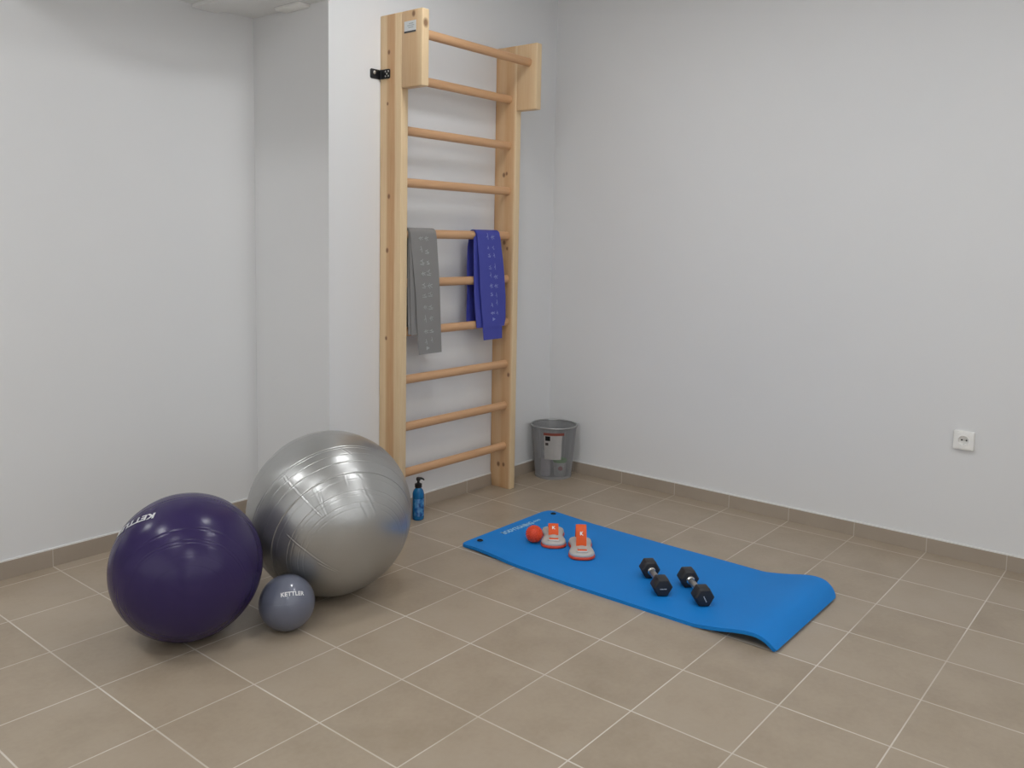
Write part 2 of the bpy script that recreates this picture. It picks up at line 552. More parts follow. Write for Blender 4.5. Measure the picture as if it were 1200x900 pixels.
def pictograms(xc, ysurf, ztop, zbot, count, wd, seed, tilt=0.):
    r = random.Random(seed)
    out = []
    for k in range(count):
        z = lerp(ztop, zbot, k / (count - 1))
        y = ysurf(z)
        x = xc(z)
        for side in (-1, 1):
            out.append([])
            cx = x + side * .02
            pose = r.random()
            if pose < .4:      # standing figure seen sideways, head to the left
                pts = [[(-.013, .000), (.0, .002), (.014, .006)], [(.0, .002), (.014, -.007)], [(-.008, .001), (.0, .010)], [(-.008, .001), (.002, -.010)]]
            elif pose < .7:    # lying
                pts = [[(-.004, .016), (.001, .004), (.004, -.014)], [(.001, .004), (-.008, -.004)]]
            else:
                pts = [[(-.012, .004), (-.002, .006), (.002, -.004), (.012, -.003)], [(-.002, .006), (.004, .012)], [(-.012, -.008), (.010, -.010)]]
            k1, k2, oz = r.uniform(.8, 1.35), r.uniform(.7, 1.3), r.uniform(-.008, .008)
            for p in pts:
                out[-1].append(([(cx + a * k1, y, z + oz + b * k2) for a, b in p], wd * r.uniform(.6, 1.15)))
    # arrow head at the end
    z = zbot - .034; x = xc(z) - .012; y = ysurf(z)
    out.append([])
    for j in range(4):
        out[-1].append(([(x - .008 + j * .005, y, z + .009 - j * .0022), (x - .008 + j * .005, y, z - .009 + j * .0022)], .0055))
    return out

zr = 1.443
# grey band
gxl = lambda z: interp(z, [.84, 1.15, 1.43, 1.47], [1.474, 1.446, 1.413, 1.411])
gxr = lambda z: interp(z, [.84, 1.15, 1.43, 1.47], [1.637, 1.618, 1.596, 1.592])
mxl = lambda z: interp(z, [.94, 1.2, 1.43, 1.47], [1.424, 1.413, 1.409, 1.409])
mxr = lambda z: interp(z, [.94, 1.47], [1.560, 1.580])
kxl = lambda z: interp(z, [.94, 1.2, 1.43, 1.47], [1.407, 1.402, 1.405, 1.405])
kxr = lambda z: interp(z, [.94, 1.47], [1.540, 1.570])
g_front = drape_rows(gxl, gxr, .842, .98, RY, zr, .0300, .0012, .004)
g_mid = drape_rows(mxl, mxr, .943, 1.0, RY, zr, .0270, .0012, .002, 1.2)
g_back = drape_rows(kxl, kxr, .947, 1.02, RY, zr, .0245, .0012, .000, 2.4)
def surf(rows):
    rr = [(z, y) for a, b, y, z, ny, nz in rows[-31:]]
    zs = [q[0] for q in rr][::-1]; ys = [q[1] for q in rr][::-1]
    return lambda z: interp(z, zs, ys) - .0008
INKG = plain('pale grey ink', (.44, .44, .44, 1), .6)
INKB = plain('pale blue ink', (.27, .31, .60, 1), .6)
band('exercise_band', 'grey printed exercise band folded over the fifth rung', lin(134, 132, 130),
     (g_front, g_mid, g_back), INKG,
     pictograms(lambda z: (gxl(z) + gxr(z)) / 2 - .004, surf(g_front), 1.42, .905, 10, .0035, 3), 1.50)
# blue band
bxl = lambda z: interp(z, [.93, 1.15, 1.43, 1.47], [1.965, 1.925, 1.902, 1.900])
bxr = lambda z: interp(z, [.93, .98, 1.1, 1.3, 1.43, 1.47], [2.128, 2.146, 2.143, 2.112, 2.094, 2.088])
cxl = lambda z: interp(z, [.87, 1.1, 1.47], [1.968, 1.935, 1.905])
cxr = lambda z: interp(z, [.87, .95, 1.47], [2.122, 2.120, 2.085])
dxl = lambda z: interp(z, [.94, 1.1, 1.3, 1.43, 1.47], [1.915, 1.893, 1.882, 1.879, 1.899])
dxr = lambda z: interp(z, [.94, 1.1, 1.47], [2.04, 2.05, 2.06])
b_front = drape_rows(bxl, bxr, .945, 1.05, RY, zr, .0300, .0035, .006, .5)
b_long = drape_rows(cxl, cxr, .875, 1.0, RY, zr, .0272, .001, .0035, 0)
b_left = drape_rows(dxl, dxr, .945, .97, RY, zr, .0245, .001, .0, 1.)
band('exercise_band', 'royal blue printed exercise band folded over the fifth rung', lin(64, 70, 162),
     (b_front, b_long, b_left), INKB,
     pictograms(lambda z: (bxl(z) + bxr(z)) / 2 + .008, surf(b_front), 1.43, 1.02, 9, .0035, 5), 2.02)

# ---------------------------------------------------------------- balls
def sphere_point(P, r, px, py):
    d = (RIGHT * ((px - 600) / FPX) + UP * (-(py - CY) / FPX) + FWD).normalized()
    oc = CAM - P
    b = oc.dot(d); c = oc.dot(oc) - r * r
    return (CAM + d * (-b - math.sqrt(max(0, b * b - c))) - P).normalized()

def ball_mesh(r, axis, rings, creases, nt, npn, squash=1., wob=0., flat=.0):
    """uv sphere about `axis`, grooves at ring angles, raised creases along great-circle pieces; base at z = 0"""
    ax = np.array(axis, float); ax /= np.linalg.norm(ax)
    e1 = np.cross(ax, [0, 0, 1.0]); e1 /= np.linalg.norm(e1); e2 = np.cross(ax, e1)
    th = np.linspace(0, PI, nt + 1)[1:-1][:, None]; ph = (np.arange(npn) * 2 * PI / npn)[None]
    D = np.sin(th)[..., None] * (np.cos(ph)[..., None] * e1 + np.sin(ph)[..., None] * e2) + (np.cos(th) + 0 * ph)[..., None] * ax
    D = np.concatenate([ax[None], D.reshape(-1, 3), -ax[None]])
    ang = np.arccos(np.clip(D @ ax, -1, 1))
    d = np.zeros(len(D))
    phs = np.arctan2(D @ e2, D @ e1)
    for t0, depth, wid in rings:
        d -= depth * np.exp(-((ang - t0) / wid) ** 2)
        d += .45 * depth * np.exp(-((ang - t0 - 2.2 * wid) / wid) ** 2)
    for a, b, hgt, wid in creases:
        a = np.array(a); b = np.array(b)
        n = np.cross(a, b); n /= np.linalg.norm(n)
        off = np.arcsin(np.clip(D @ n, -1, 1))
        tot = math.acos(float(np.clip(a @ b, -1, 1)))
        pr = D - np.outer(D @ n, n); pr /= np.linalg.norm(pr, axis=1)[:, None] + 1e-9
        ca = np.arctan2(np.cross(np.broadcast_to(a, pr.shape), pr) @ n, pr @ a)
        end = np.clip((ca + .01) / .04, 0, 1) * np.clip((tot + .01 - ca) / .04, 0, 1)
        d += end * (hgt * np.exp(-((off) / wid) ** 2) - .7 * hgt * np.exp(-((off - 2.0 * wid) / (1.3 * wid)) ** 2))
    if wob:
        for k in range(7):
            v = rng.normal(size=3); v /= np.linalg.norm(v)
            d += wob / 3 * np.sin(D @ v * (5 + 2 * k) + k)
    V = D * (r + d)[:, None]
    V[:, 2] *= squash
    V[:, 2] += r * squash
    if flat:
        z = V[:, 2]
        V[:, 2] = np.where(z < 2 * flat, flat + (z ** 2) / (4 * flat) - 0, z) - flat
    me = bpy.data.meshes.new('ball')
    J = np.arange(npn); K = (J + 1) % npn
    quads = []
    for i in range(nt - 2):
        a = 1 + i * npn; b = a + npn
        quads.append(np.stack([a + J, b + J, b + K, a + K], 1))
    quads = np.concatenate(quads)
    last = len(V) - 1; a = 1 + (nt - 2) * npn
    tris = np.concatenate([np.stack([0 * J, 1 + J, 1 + K], 1), np.stack([a + J, 0 * J + last, a + K], 1)])
    loops = np.concatenate([quads.ravel(), tris.ravel()]).astype(np.int32)
    starts = np.concatenate([np.arange(len(quads)) * 4, len(quads) * 4 + np.arange(len(tris)) * 3]).astype(np.int32)
    me.vertices.add(len(V)); me.vertices.foreach_set('co', V.astype(np.float32).ravel())
    me.loops.add(len(loops)); me.loops.foreach_set('vertex_index', loops)
    me.polygons.add(len(starts)); me.polygons.foreach_set('loop_start', starts)
    me.polygons.foreach_set('use_smooth', np.ones(len(starts), dtype=bool))
    me.update(calc_edges=True)
    me.validate()
    return me

def put_mesh(name, me, mat, parent):
    o = bpy.data.objects.new(name, me)
    me.materials.append(mat)
    COL.objects.link(o); o.parent = parent
    return o

def sphere_text(body, size, r, centre, across, up_hint, bold, squash=1.0, lift=.0006, bend=0., sx=1., spacing=1.):
    """glyphs wrapped on a sphere of radius r standing on z = 0; centre: unit normal of the text centre"""
    bm = text_mesh(body, size, bold, 3, spacing)
    n = Vector(centre).normalized()
    ex = Vector(across); ex = (ex - n * ex.dot(n)).normalized()
    ey = n.cross(ex)
    for v in bm.verts:
        x, y = v.co.x * sx, v.co.y
        y += bend * x * x
        q = n + (ex * x + ey * y) / r
        # exact wrap: exponential map
        t = math.hypot(x, y) / r
        if t > 1e-6:
            dirv = (ex * x + ey * y).normalized()
            q = n * math.cos(t) + dirv * math.sin(t)
        p = q * (r + lift)
        v.co = Vector((p.x, p.y, p.z * squash + r * squash))
    return bm

# grey ball
gP, gr = Vector((.628, .405, .324)), .324
def gpx(x, y): return sphere_point(gP, gr, 280 + x / 4.286, 495 + y / 4.286)
ga = gpx(600, 690)
def gang(x, y): return math.acos(clamp(ga.dot(gpx(x, y)), -1, 1))
grings = [(gang(520, 262), 0.00180, .0055), (gang(500, 300), 0.00048, .007), (gang(560, 345), 0.00084, .005), (gang(600, 400), 0.00048, .006), (gang(300, 300), 0.00132, .0055), (gang(280, 262), 0.00078, .005),
          (gang(190, 300), 0.00108, .005), (gang(150, 330), 0.00084, .005), (gang(690, 430), 0.00030, .007), (gang(520, 120), 0.00036, .007), (gang(300, 560), 0.00036, .007)]
grings += [(1.75, .0007, .006), (1.9, .0008, .006), (2.1, .0008, .006), (2.3, .001, .006)]
gcre = [(gpx(215, 258), gpx(412, 470), .0022, .0042), (gpx(238, 560), gpx(330, 640), .0018, .0042), (gpx(320, 632), gpx(500, 748), .0009, .007), (gpx(395, 705), gpx(490, 750), .0011, .006),
        (gpx(525, 250), gpx(545, 320), .0008, .008), (gpx(575, 240), gpx(620, 290), .0006, .009), (gpx(400, 340), gpx(425, 440), .0012, .007), (gpx(620, 320), gpx(690, 470), .0007, .012), (gpx(495, 120), gpx(560, 160), .0010, .008),
        (gpx(600, 400), gpx(640, 480), .0006, .012), (gpx(370, 330), gpx(440, 470), .0009, .008), (gpx(600, 330), gpx(660, 385), .0006, .01)]
tg = NT('silver grey vinyl')
v = tg.coords()
tg.l(tg.mix(tg.noise(v, 4, 3), (.40, .40, .39, 1), (.46, .46, .45, 1)), tg.b.inputs['Base Color'])
tg.b.inputs['Metallic'].default_value = .82
tg.b.inputs['Roughness'].default_value = .33
tg.b.inputs['Coat Weight'].default_value = .35
tg.b.inputs['Coat Roughness'].default_value = .16
tg.bump(tg.noise(v, 9, 4, .6), .22, .006)
ball = thing('exercise_ball', 'large silver grey exercise ball with creases, biggest of three balls', 'exercise ball', (gP.x, gP.y, 0))
put_mesh('shell', ball_mesh(gr, ga, grings, gcre, 860, 560, 1., .0008, .0015), tg.m, ball)
bm = lathe(bmesh.new(), [(.001, .0045), (.010, .0045), (.011, .003), (.011, 0)], 20)
nrm = Vector((.55, .80, -.1)).normalized()
mt = nrm.to_track_quat('Z', 'Y').to_matrix().to_4x4(); mt.translation = nrm * (gr - .001) + Vector((0, 0, gr))
bm.transform(mt)
obj('plug', bm, plain('grey plug plastic', (.45, .45, .45, 1), .5), ball, True, auto=40)

# purple ball
pP, pr_ = Vector((.044, .469, .258 * .986)), .258
def ppx(x, y): return sphere_point(pP, pr_, 120 + x / 4.738, 570 + y / 4.738)
pa = ppx(470, 660)
def pang(x, y): return math.acos(clamp(pa.dot(ppx(x, y)), -1, 1))
prings = [(pang(570, 230), .0010, .006), (pang(590, 300), .0009, .006), (pang(340, 262), .0008, .006), (pang(420, 318), .0007, .006), (pang(480, 380), .00018, .01), (pang(480, 440), .00015, .01),
          (1.5, .0006, .008), (1.65, .0006, .008), (1.8, .0006, .008), (1.95, .0006, .008)]
PUR = plain('purple vinyl', lin(51, 40, 82), .24, 0, .05, 6, .05, 30, .28)
ball = thing('exercise_ball', 'dark purple exercise ball on the left beside the larger silver ball', 'exercise ball', (pP.x, pP.y, 0))
put_mesh('shell', ball_mesh(pr_, pa, prings, [(ppx(150, 328), ppx(195, 298), .0010, .004)], 420, 480, .986, .0005, .0015), PUR, ball)
tc_ = (ppx(97, 250) + ppx(258, 158)).normalized() * 1.0
tcm = ppx(176, 192)
across = ppx(97, 252) - ppx(258, 156)        # upside down: reads from right to left
obj('logo', sphere_text('KETTLER', .035, pr_, ppx(168, 197), across, None, .0014, .986, .0008, 0., 1.28, 1.05), plain('white logo ink', (.62, .62, .64, 1), .5), ball)
# small ball
sP, sr = Vector((.304, .2465, .1)), .0995
def spx(x, y): return sphere_point(sP, sr, 295 + x / 11.25, 665 + y / 11.25)
SML = plain('blue grey vinyl', lin(98, 102, 118), .34, .0, .05, 8, .04, 140, .5, .6)
ball = thing('fitness_ball', 'small blue grey ball in front of the silver ball, smallest of three', 'ball', (sP.x, sP.y, 0))
put_mesh('shell', ball_mesh(sr, (0.2, .3, 1), [(PI / 2, .0004, .01)], [], 120, 160, 1., 0, .001), SML, ball)
obj('logo', sphere_text('KETTLER', .0205, sr, spx(540, 345), spx(665, 338) - spx(415, 358), None, .0006, 1., .0005, 0., 1.0, 1.05), plain('white ball ink', (.75, .75, .75, 1), .5), ball)

# ---------------------------------------------------------------- mat
MX, MY, MT = 1.65, -.40, .015
matroot = thing('exercise_mat', 'blue foam exercise mat on the tiles with one end curled up', 'exercise mat', (MX, MY, 0))
def mat_xl(y): return interp(y, [-1.17, -1.05, -.9, -.3, .05, .35], [1.308, 1.306, 1.303, 1.300, 1.314, 1.343])
def mat_xr(y): return interp(y, [-1.17, -1.05, -.9, -.6, -.3, .05, .35], [1.945, 1.958, 1.965, 1.972, 1.976, 1.988, 2.022])
UA = [0, .17, .3, .45, .6, .72, .8, .87, .93, .97, 1.0]
HA = [0, .005, .17, .42, .72, .92, .96, .86, .58, .30, 0.0]
def arch(y):
    u = (-.80 - y) / .372
    return interp(u, UA, HA) if u > 0 else 0
ys = list(np.linspace(.345, .285, 13)) + list(np.linspace(.275, -.80, 50)) + list(np.linspace(-.81, -1.10, 40)) + list(np.linspace(-1.105, -1.172, 22))
# smooth the arch profile
yy = np.array(ys)
H1 = np.array([arch(y) for y in ys])
for _ in range(6):
    H1[1:-1] = .25 * H1[:-2] + .5 * H1[1:-1] + .25 * H1[2:]
NT_ = 28
rings = []
top_z = {}
for i, y in enumerate(ys):
    xl, xr = mat_xl(y), mat_xr(y)
    insl = insr = 0
    d0 = .345 - y
    for (rad, side) in ((.02, 'l'), (.045, 'r')):
        ins = rad - math.sqrt(max(0, rad ** 2 - (rad - min(d0, rad)) ** 2))
        if side == 'l': insl += ins
        else: insr += ins
    d1 = y + 1.172
    for (rad, side) in ((.012, 'l'), (.05, 'r')):
        ins = rad - math.sqrt(max(0, rad ** 2 - (rad - min(d1, rad)) ** 2))
        if side == 'l': insl += ins * .8
        else: insr += ins * .8
    xl += insl; xr -= insr
    i0, i1 = max(0, i - 1), min(len(ys) - 1, i + 1)
    slope = (H1[i1] - H1[i0]) / (yy[i1] - yy[i0])
    top, bot = [], []
    for k in range(NT_ + 1):
        t = k / NT_
        amp = lerp(.038, .047, t)
        b = amp * H1[i]
        lift = .007 * (1 - smooth01(t / .16)) * smooth01((.34 - y) / .10) * smooth01((y + .05) / .22)
        b += lift
        sl = math.atan(slope * amp)
        x = lerp(xl, xr, t)
        ed = min(x - xl, xr - x)
        rnd = 0.0012 - math.sqrt(max(0, .0012 ** 2 - max(0, .0012 - ed) ** 2)) if ed < .0012 else 0
        ny, nz = -math.sin(sl) * 1.0, math.cos(sl)
        top.append(Vector((x - MX, y + ny * MT - MY, b + nz * MT - rnd)))
        bot.append(Vector((x - MX, y - MY, b)))
        top_z[(i, k)] = b + nz * MT
    rings.append(top + bot[::-1])
t = NT('blue mat foam')
v = t.coords()
t.l(t.mix(t.noise(v, 3, 3), (.005, .200, .60, 1), (.007, .222, .66, 1)), t.b.inputs['Base Color'])
t.b.inputs['Roughness'].default_value = .62
t.b.inputs['Specular IOR Level'].default_value = .3
t.bump(t.noise(v, 240, 2), .12, .001)
MATM = t.m
obj('foam', loft(bmesh.new(), rings), MATM, matroot, True, auto=55)
def mat_text(body, size, x, y, ang, bold, sx=1.):
    bm = text_mesh(body, size, bold, 0)
    for v in bm.verts: v.co.x *= sx
    r = bmesh.ops.extrude_face_region(bm, geom=bm.faces[:])
    for g in r['geom']:
        if isinstance(g, bmesh.types.BMVert): g.co.z += .0004
    bm.transform(Matrix.Translation((x - MX, y - MY, MT + .0004)) @ Matrix.Rotation(ang, 4, 'Z'))
    return bm
INKM = plain('pale blue mat ink', (.30, .56, .80, 1), .6)
obj('print', mat_text('BODYTONING', .043, 1.682, .280, -.03, .0021, .78), INKM, matroot)
obj('print', mat_text('.com', .032, 1.828, .281, -.02, .0010, .9), INKM, matroot)
EYE = plain('dark eyelet', (.012, .014, .022, 1), .25, .5)
for ex, ey in ((1.420, .297), (1.976, .283)):
    bm = bmesh.new()
    n = 28
    prof = [(.0085, .0002), (.0085, .0012), (.0105, .0026), (.0135, .0022), (.0150, .0006), (.0150, .0)]
    zb = MT + (.004 if ex < 1.6 else .0)
    lathe(bm, prof, n, 'z', (ex - MX, ey - MY, zb), caps=False)
    lathe(bm, [(.0086, .0004), (.004, .0003), (.0005, .0003)], n, 'z', (ex - MX, ey - MY, zb), caps=False)
    obj('eyelet', bm, EYE, matroot, True, auto=40)

# ---------------------------------------------------------------- spiky ball
ORG = plain('orange rubber', lin(226, 72, 34), .42, 0, .06, 40, 0, 10, .5)
oP, orr = Vector((1.580, .101, MT + .0395)), .0385
t = thing('massage_ball', 'small orange ridged massage ball on the blue mat', 'massage ball', (oP.x, oP.y, MT))
bm = bmesh.new()
bmesh.ops.create_uvsphere(bm, u_segments=64, v_segments=40, radius=.0375)
for f_ in bm.faces: f_.smooth = True
N = 190
for k in range(N):
    z = 1 - 2 * (k + .5) / N
    a = k * PI * (3 - math.sqrt(5))
    n = Vector((math.sqrt(1 - z * z) * math.cos(a), math.sqrt(1 - z * z) * math.sin(a), z))
    if n.z < -.93: continue
    rg = [[(.0032 * math.cos(q * PI / 4), .0032 * math.sin(q * PI / 4), .0366) for q in range(8)],
          [(.0024 * math.cos(q * PI / 4), .0024 * math.sin(q * PI / 4), .0392) for q in range(8)],
          [(.0011 * math.cos(q * PI / 4), .0011 * math.sin(q * PI / 4), .0407) for q in range(8)]]
    mt = n.to_track_quat('Z', 'Y').to_matrix()
    loft(bm, [[mt @ Vector(p) for p in rr] for rr in rg])
bm.transform(Matrix.Translation((0, 0, .0398)))
obj('shell', bm, ORG, t, True, auto=60)
obj('plug', lathe(bmesh.new(), [(.0035, .0768), (.0035, .0778), (.002, .0782), (.0003, .0782)], 16, 'z', (-.008, -.012, -.0018)), plain('dull yellow plug', lin(190, 110, 40), .5), t, True)

# ---------------------------------------------------------------- toning pads with straps
GREYP = plain('grey white pad plastic', lin(190, 184, 178), .5, 0, .04, 30, .05, 200)
ORGP = plain('orange sole rubber', lin(205, 66, 40), .38, 0, .05, 40)
STRAP = plain('orange strap webbing', lin(232, 92, 34), .6, 0, .06, 80, .3, 500)
WHT = plain('white glossy plastic', (.78, .76, .73, 1), .15)
def outline(scale, dz, Lh=.122):
    pts = []
    n = 72
    for k in range(n):
        a = 2 * PI * k / n
        s = math.cos(a)                     # -1 near end, +1 far end
        # half width: two lobes and a waist
        c = Lh * s
        wv = interp(s, [-1, -.97, -.85, -.6, -.3, 0, .25, .55, .8, .95, 1], [.0, .032, .052, .060, .052, .043, .046, .055, .051, .030, .0])
        pts.append(Vector((c * scale, (wv if math.sin(a) >= 0 else -wv) * scale, dz)))
    # even out
    return pts
def outline_smooth(scale, dz, Lh=.122):
    scale += .002
    P = outline(1., 0, Lh)
    A = np.array([[p.x, p.y] for p in P])
    # resample by arc length then smooth
    B = np.vstack([A, A[:1]])
    d = np.r_[0, np.cumsum(np.linalg.norm(np.diff(B, axis=0), axis=1))]
    q = np.linspace(0, d[-1], 97)[:-1]
    C_ = np.c_[np.interp(q, d, B[:, 0]), np.interp(q, d, B[:, 1])]
    for _ in range(10):
        C_ = .25 * np.roll(C_, 1, 0) + .5 * C_ + .25 * np.roll(C_, -1, 0)
    nx = np.roll(C_, -1, 0) - np.roll(C_, 1, 0)
    nn = np.c_[nx[:, 1], -nx[:, 0]]; nn /= np.linalg.norm(nn, axis=1)[:, None]
    C_ = C_ + nn * scale
    return [Vector((a, b, dz)) for a, b in C_]
def pad(x, y, ang, label, far_s, height, near_s, mark_s):
    t = thing('toning_pad', label, 'foot pad', (x, y, MT + .0002), ang, 'orange and grey strap pads on the mat')
    obj('sole', loft(bmesh.new(), [outline_smooth(-.004, 0), outline_smooth(.0, .003), outline_smooth(.001, .008), outline_smooth(-.001, .012), outline_smooth(-.004, .014)]), ORGP, t, True, auto=60)
    tops = obj('top_plate', loft(bmesh.new(), [outline_smooth(-.004, .0135), outline_smooth(-.002, .019), outline_smooth(-.005, .027), outline_smooth(-.016, .031), outline_smooth(-.026, .0325)]), GREYP, t, True, auto=60)
    # strap: an arch along the long axis
    pts = []
    for k in range(25):
        u = k / 24
        s = lerp(near_s, far_s, u)
        h = .030 + height * (math.sin(PI * min(u, .985) ** .80)) ** .75
        pts.append((s, h))
    bm = bmesh.new()
    rings = []
    for i, (s, h) in enumerate(pts):
        a = Vector((pts[max(i - 1, 0)][0], pts[max(i - 1, 0)][1])); b = Vector((pts[min(i + 1, 24)][0], pts[min(i + 1, 24)][1]))
        d = (b - a).normalized(); nx, nz = -d.y, d.x
        w = .0235
        rings.append([Vector((s, -w, h)), Vector((s + nx * .003, -w, h + nz * .003)), Vector((s + nx * .004, 0, h + nz * .004)), Vector((s + nx * .003, w, h + nz * .003)), Vector((s, w, h))])
    loft(bm, rings)
    st = obj('strap', bm, STRAP, t, True, auto=45)
    # white letter on the strap
    i = mark_s
    a = Vector(pts[i - 1]); b = Vector(pts[i + 1]); d = (b - a).normalized(); o = Vector(pts[i])
    bm = text_mesh('K', .021, .0012)
    bm.transform(Matrix.Rotation(-PI / 2, 4, 'Z'))
    ex = Vector((d.x, 0, d.y)); ey = Vector((0, 1, 0)); ez = Vector((-d.y, 0, d.x))
    for v in bm.verts:
        p = v.co.copy()
        v.co = Vector((o.x, 0, o.y)) + ex * p.x + ey * p.y + ez * .0052
    obj('logo', bm, WHT, st)
    # front buckle slot
    bm = bmesh.new()
    box(bm, -.104, -.080, -.026, .026, .030, .0375, .003)
    obj('buckle', bm, GREYP, t, True, auto=40)
    bm = bmesh.new()
    box(bm, -.101, -.084, -.0215, .0215, .0365, .0405, .002)
    obj('strap_end', bm, STRAP, t, True, auto=40)
    tube_b = tube(bmesh.new(), [(-.1045, lerp(-.024, .024, k / 8), .0365) for k in range(9)], .0028, 10)
    obj('clip', tube_b, WHT, t, True)
    bm = lathe(bmesh.new(), [(.022, .030), (.021, .036), (.015, .039), (.001, .040)], 32, 'z', (-.050, 0, 0))
    obj('rivet', bm, GREYP, t, True, auto=40)
AP = .66
pad(1.664, .052, AP, 'orange and grey strap pad touching the orange ball', .080, .037, -.022, 4)
pad(1.633, -.128, AP, 'orange and grey strap pad with the taller strap, nearer the dumbbells', .080, .083, -.022, 3)

# ---------------------------------------------------------------- dumbbells
RUB = plain('black dumbbell rubber', (.016, .016, .019, 1), .5, 0, .1, 40, .1, 300)
CHR = plain('worn chrome grip', (.50, .49, .47, 1), .3, .9, .06, 60)
CHR2 = plain('bright chrome collar', (.78, .77, .75, 1), .15, .95)
MARKM = plain('white dumbbell print', (.6, .6, .6, 1), .5)
def hexhead(bm, x0, x1, R):
    def ring(x, r): return [Vector((x, r * math.cos(PI / 3 * k), r * math.sin(PI / 3 * k) + R * math.sqrt(3) / 2)) for k in range(6)]
    s = 1 if x1 > x0 else -1
    loft(bm, [ring(x0, R * .82), ring(x0 + s * .006, R), ring(x1 - s * .008, R), ring(x1, R * .84)])
    es = [e for e in bm.edges]
    bmesh.ops.bevel(bm, geom=es, offset=.0022, segments=2, profile=.5, affect='EDGES')
def dumbbell(x, y, ang, label, mark_rot, Ltot=.242, R=.041):
    t = thing('dumbbell', label, 'dumbbell', (x, y, MT + .0003), ang, 'pair of black hexagonal dumbbells on the mat')
    hz = R * math.sqrt(3) / 2
    hl = .060
    for s in (1, -1):
        bm = bmesh.new()
        hexhead(bm, s * (Ltot / 2 - hl), s * Ltot / 2, R)
        h = obj('head', bm, RUB, t, True, auto=30)
        if s == 1:
            bm = bmesh.new()
            x_ = -.013
            for wv in (.004, .003, .005, .003, .004, .005):
                box(bm, x_, x_ + wv * .8, -.0018, .0018, 0, .0004)
                x_ += wv + .0006
            bm.transform(Matrix.Translation((Ltot / 2 + .0002, 0, hz - .004)) @ Matrix.Rotation(PI / 2, 4, 'Z') @ Matrix.Rotation(PI / 2, 4, 'X') @ Matrix.Rotation(mark_rot, 4, 'Z'))
            obj('print', bm, MARKM, h)
    half = Ltot / 2 - hl
    prof = []
    for k in range(21):
        u = -1 + 2 * k / 20
        prof.append((.0135 - .0022 * abs(u) ** 1.5, u * (half + .002)))
    obj('handle', lathe(bmesh.new(), prof, 28, 'x', (0, 0, hz)), CHR, t, True, auto=40)
    for s in (1, -1):
        c = s * (half - .005)
        pr = [(.0145, c - s * -.006), (.0165, c - s * -.004), (.0165, c - s * .003), (.0135, c - s * .006)]
        obj('collar', lathe(bmesh.new(), pr, 28, 'x', (0, 0, hz)), CHR2, t, True, auto=40)
A1 = -2.35
dumbbell(1.5215, -.577, A1, 'black hexagonal dumbbell with chrome grip, nearer the strap pads', 0.)
dumbbell(1.544, -.746, A1 + .01, 'black hexagonal dumbbell with chrome grip, nearer the curled mat end', -1.1)

# ---------------------------------------------------------------- soap bottle
t = thing('pump_bottle', 'blue pump bottle with black pump on the tiles under the wall bars', 'pump bottle', (1.478, .768, 0))
nb = NT('translucent blue plastic')
v = nb.coords()
nb.l(nb.mix(nb.noise(v, 30, 3), lin(14, 98, 164), lin(40, 136, 196)), nb.b.inputs['Base Color'])
nb.b.inputs['Roughness'].default_value = .14
nb.b.inputs['Transmission Weight'].default_value = .35
nb.b.inputs['IOR'].default_value = 1.4
obj('body', lathe(bmesh.new(), [(.0245, 0), (.0285, .003), (.0295, .010), (.0295, .128), (.0285, .140), (.024, .152), (.016, .161), (.0135, .165), (.0135, .170)], 40), nb.m, t, True, auto=50)
bm = bmesh.new()
ra = []
for z in (.022, .112):
    ra.append([Vector((.0299 * math.cos(a), .0299 * math.sin(a), z)) for a in np.linspace(math.radians(185), math.radians(300), 20)])
loft(bm, ra, closed=False, caps=False)
bmesh.ops.solidify(bm, geom=bm.faces[:], thickness=-.0004)
nl = NT('blue bottle label')
v = nl.coords()
nl.l(nl.ramp(nl.noise(v, 38, 2), [(.40, lin(18, 84, 160)), (.5, lin(46, 126, 196)), (.62, lin(96, 166, 215))]), nl.b.inputs['Base Color'])
nl.b.inputs['Roughness'].default_value = .3
obj('label', bm, nl.m, t, True)
BLKP = plain('black pump plastic', (.008, .008, .009, 1), .3)
pm = bmesh.new()
lathe(pm, [(.0175, .166), (.0185, .168), (.0185, .184), (.012, .187), (.009, .189), (.0065, .190), (.0065, .203)], 28)
pump = obj('pump', pm, BLKP, t, True, auto=40)
bm = bmesh.new()
lathe(bm, [(.0095, .201), (.011, .203), (.011, .214), (.009, .217), (.001, .2175)], 24)
d = RIGHT.copy(); d.z = 0; d.normalize()
tube(bm, [d * .002 + Vector((0, 0, .212)), d * .014 + Vector((0, 0, .2125)), d * .024 + Vector((0, 0, .209)), d * .029 + Vector((0, 0, .203))], [.006, .0055, .0045, .0035], 10)
obj('nozzle', bm, BLKP, pump, True, auto=40)

